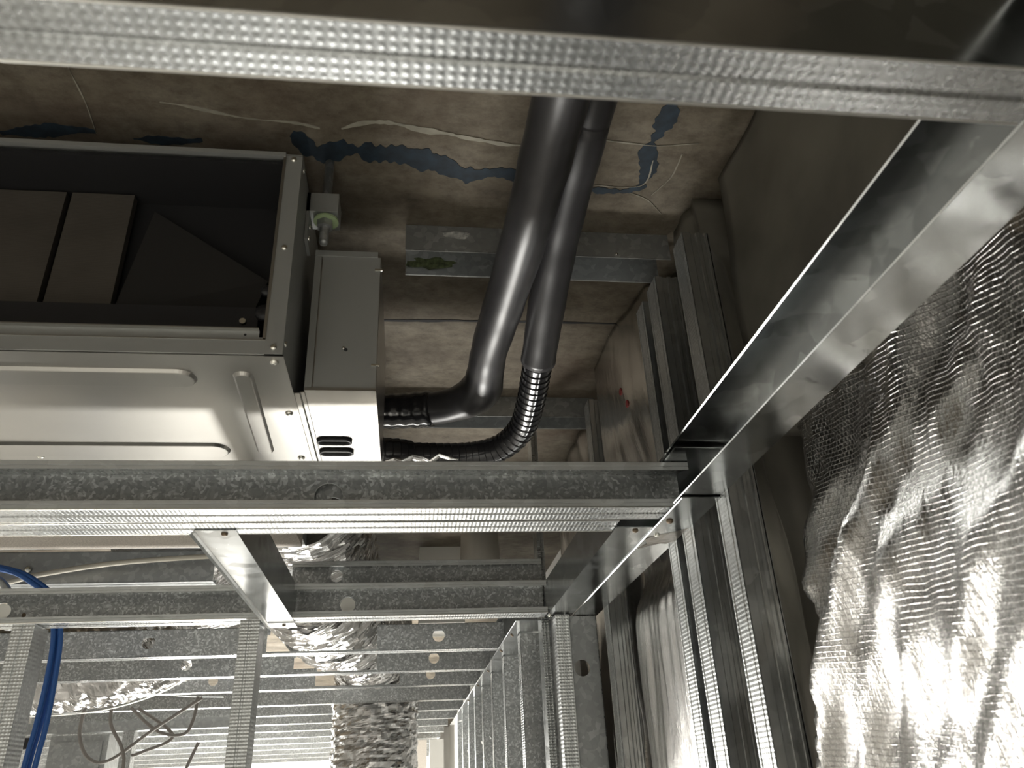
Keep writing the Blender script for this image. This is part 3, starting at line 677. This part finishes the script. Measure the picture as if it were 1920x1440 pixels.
# ------------------------------------------------------------------ cables
def cable(name, pts, r, m, label, group=None, cat='cable', n=8, ell=1.0):
    return tag(MB().tube(spline(pts, 10), r, n, True, ell).build(name, m, None, True), label, cat, group)
GB = 'blue data cables'
for k, (dx, dy) in enumerate(((0, 0), (.0095, .003), (.001, .011))):
    cable('data_cable', [(-.95+dx, 1.368+dy, .375), (-.76+dx, 1.37+dy, .374-dy*.3), (-.66+dx, 1.371+dy, .358), (-.612+dx, 1.372+dy, .336), (-.578+dx, 1.374+dy, .305), (-.562+dx, 1.376+dy, .255), (-.558+dx+dy*.2, 1.378+dy, .20), (-.560+dx+dx*.4, 1.38+dy, .12), (-.566+dx*1.5, 1.38+dy, .0), (-.57+dx*1.6, 1.38+dy, -.5)], .0042, 'blue',
          ['blue data cable at the left of the hanging bundle', 'blue data cable at the right of the hanging bundle', 'blue data cable at the back of the hanging bundle'][k], GB)
cable('flat_cable', [(-.70, 1.425, .340), (-.66, 1.425, .352), (-.615, 1.425, .363), (-.50, 1.425, .380), (-.34, 1.425, .390), (-.21, 1.425, .394)], .0055, 'beige', 'beige flat sheathed cable curving along the steel channel', None, 'cable', 10, .8)
cable('conduit', [(-.78, 1.37, .36), (-.70, 1.37, .352), (-.655, 1.37, .335), (-.632, 1.37, .30), (-.628, 1.37, .26)], .006, 'dull', 'grey conduit bend at the left edge above the joist', None, 'conduit')
GW = 'thin grey wires'
def wpx(*p): return [tuple(q) for q in p]
for pts, lab in (([(-.77, 2.15, .225), (-.77, 2.15, .16), (-.74, 2.15, .11), (-.69, 2.15, .105), (-.60, 2.15, .17), (-.50, 2.15, .235)], 'grey wire looping below the left silver duct'),
                 ([(-.705, 2.14, .225), (-.70, 2.14, .18), (-.665, 2.14, .125), (-.655, 2.14, .06), (-.655, 2.14, -.2)], 'dark wire dropping from the left silver duct'),
                 ([(-.67, 2.17, .22), (-.60, 2.17, .165), (-.54, 2.17, .155), (-.52, 2.17, .185), (-.515, 2.17, .24)], 'pale curled wire beside the strap'),
                 ([(-.66, 2.2, .22), (-.57, 2.2, .155), (-.64, 2.2, .12), (-.66, 2.2, .115)], 'short brown wire crossing the looping wire'),
                 ([(-.53, 2.3, .145), (-.56, 2.3, .06), (-.60, 2.3, -.1)], 'thin wire slanting down before the far white wall')):
    cable('wire', pts, .0042, 'wire', lab, GW, 'wire', 6)

# ------------------------------------------------------------------ far room odds and ends
M['white_metal'] = plain('white_ribbed_sheet', (.78, .78, .75), .4, .1)
mb = thing('metal_box', (-.965, 2.8, -.6), 'grey sheet-metal box standing behind the blue cables', 'box')
MB().box(-1.05, -.885, 2.71, 2.95, -.6, .203).build('body', 'dull', mb); MB().box(-1.035, -.90, 2.704, 2.71, -.5, .185).build('door', 'dull', mb)
lt = thing('cable_bracket', (-1.115, 2.68, .165), 'small bright bracket with black clamp beside the left partition stud', 'bracket')
MB().box(-1.12, -1.105, 2.675, 2.685, .198, .252).build('bracket', 'white_metal', lt); MB().box(-1.14, -1.09, 2.67, 2.69, .168, .198).build('clamp', 'black', lt)
tag(MB().box(-1.35, -.52, 2.66, 2.70, .206, .235).build('low_header', 'dull'), 'grey steel header above the sheet-metal box', 'header')
stud('box_stud', (-.80, 2.66, -Z0), Z, Y, nX, Z0+.205, .04, .032, 'short steel stud under the header right of the sheet-metal box', 'stud')
# far wall of ribbed sheet: individual sheets
fw = thing('ribbed_wall', (-1.7, 8.2, -Z0), 'white ribbed metal sheeting on the far wall', 'wall cladding')
for i in range(9):
    z = -.35+.105*i
    MB().sheet([(0, 0), (.055, 0), (.065, .015), (.09, .015), (.10, 0)], .002, (-3.9, 8.2, z), X, Z, nY, 4.2).build('sheet', 'white_metal', fw)
tag(MB().box(-.02, .10, 4.3, 4.36, -Z0, .24).build('board_strip', 'lined'), 'brown lined board strip to the right of the hanging silver duct', 'board')
tag(MB().box(.10, .16, 3.75, 3.80, -Z0, .21).build('board_strip', 'strap'), 'white board edge at the end of the far side wall', 'board')
tag(MB().box(.175, .205, 3.62, 3.66, -Z0, .06).build('timber_offcut', 'wood'), 'brown timber offcut leaning at the end of the far side wall', 'timber')
# bright hvac outlet seen above the far joists
tag(MB().box(.03, .16, 2.3, 2.52, .43, .6495).build('duct_box', 'strap'), 'pale sheet-metal duct box above the far joists', 'duct')
tag(MB().lathe((.19, 2.1, .43), nZ, [(-.2195, .05), (0, .06), (.02, .055)], 24).build('duct_collar', 'strap', None, True), 'cream round duct collar above the far joists, by the side wall', 'duct')
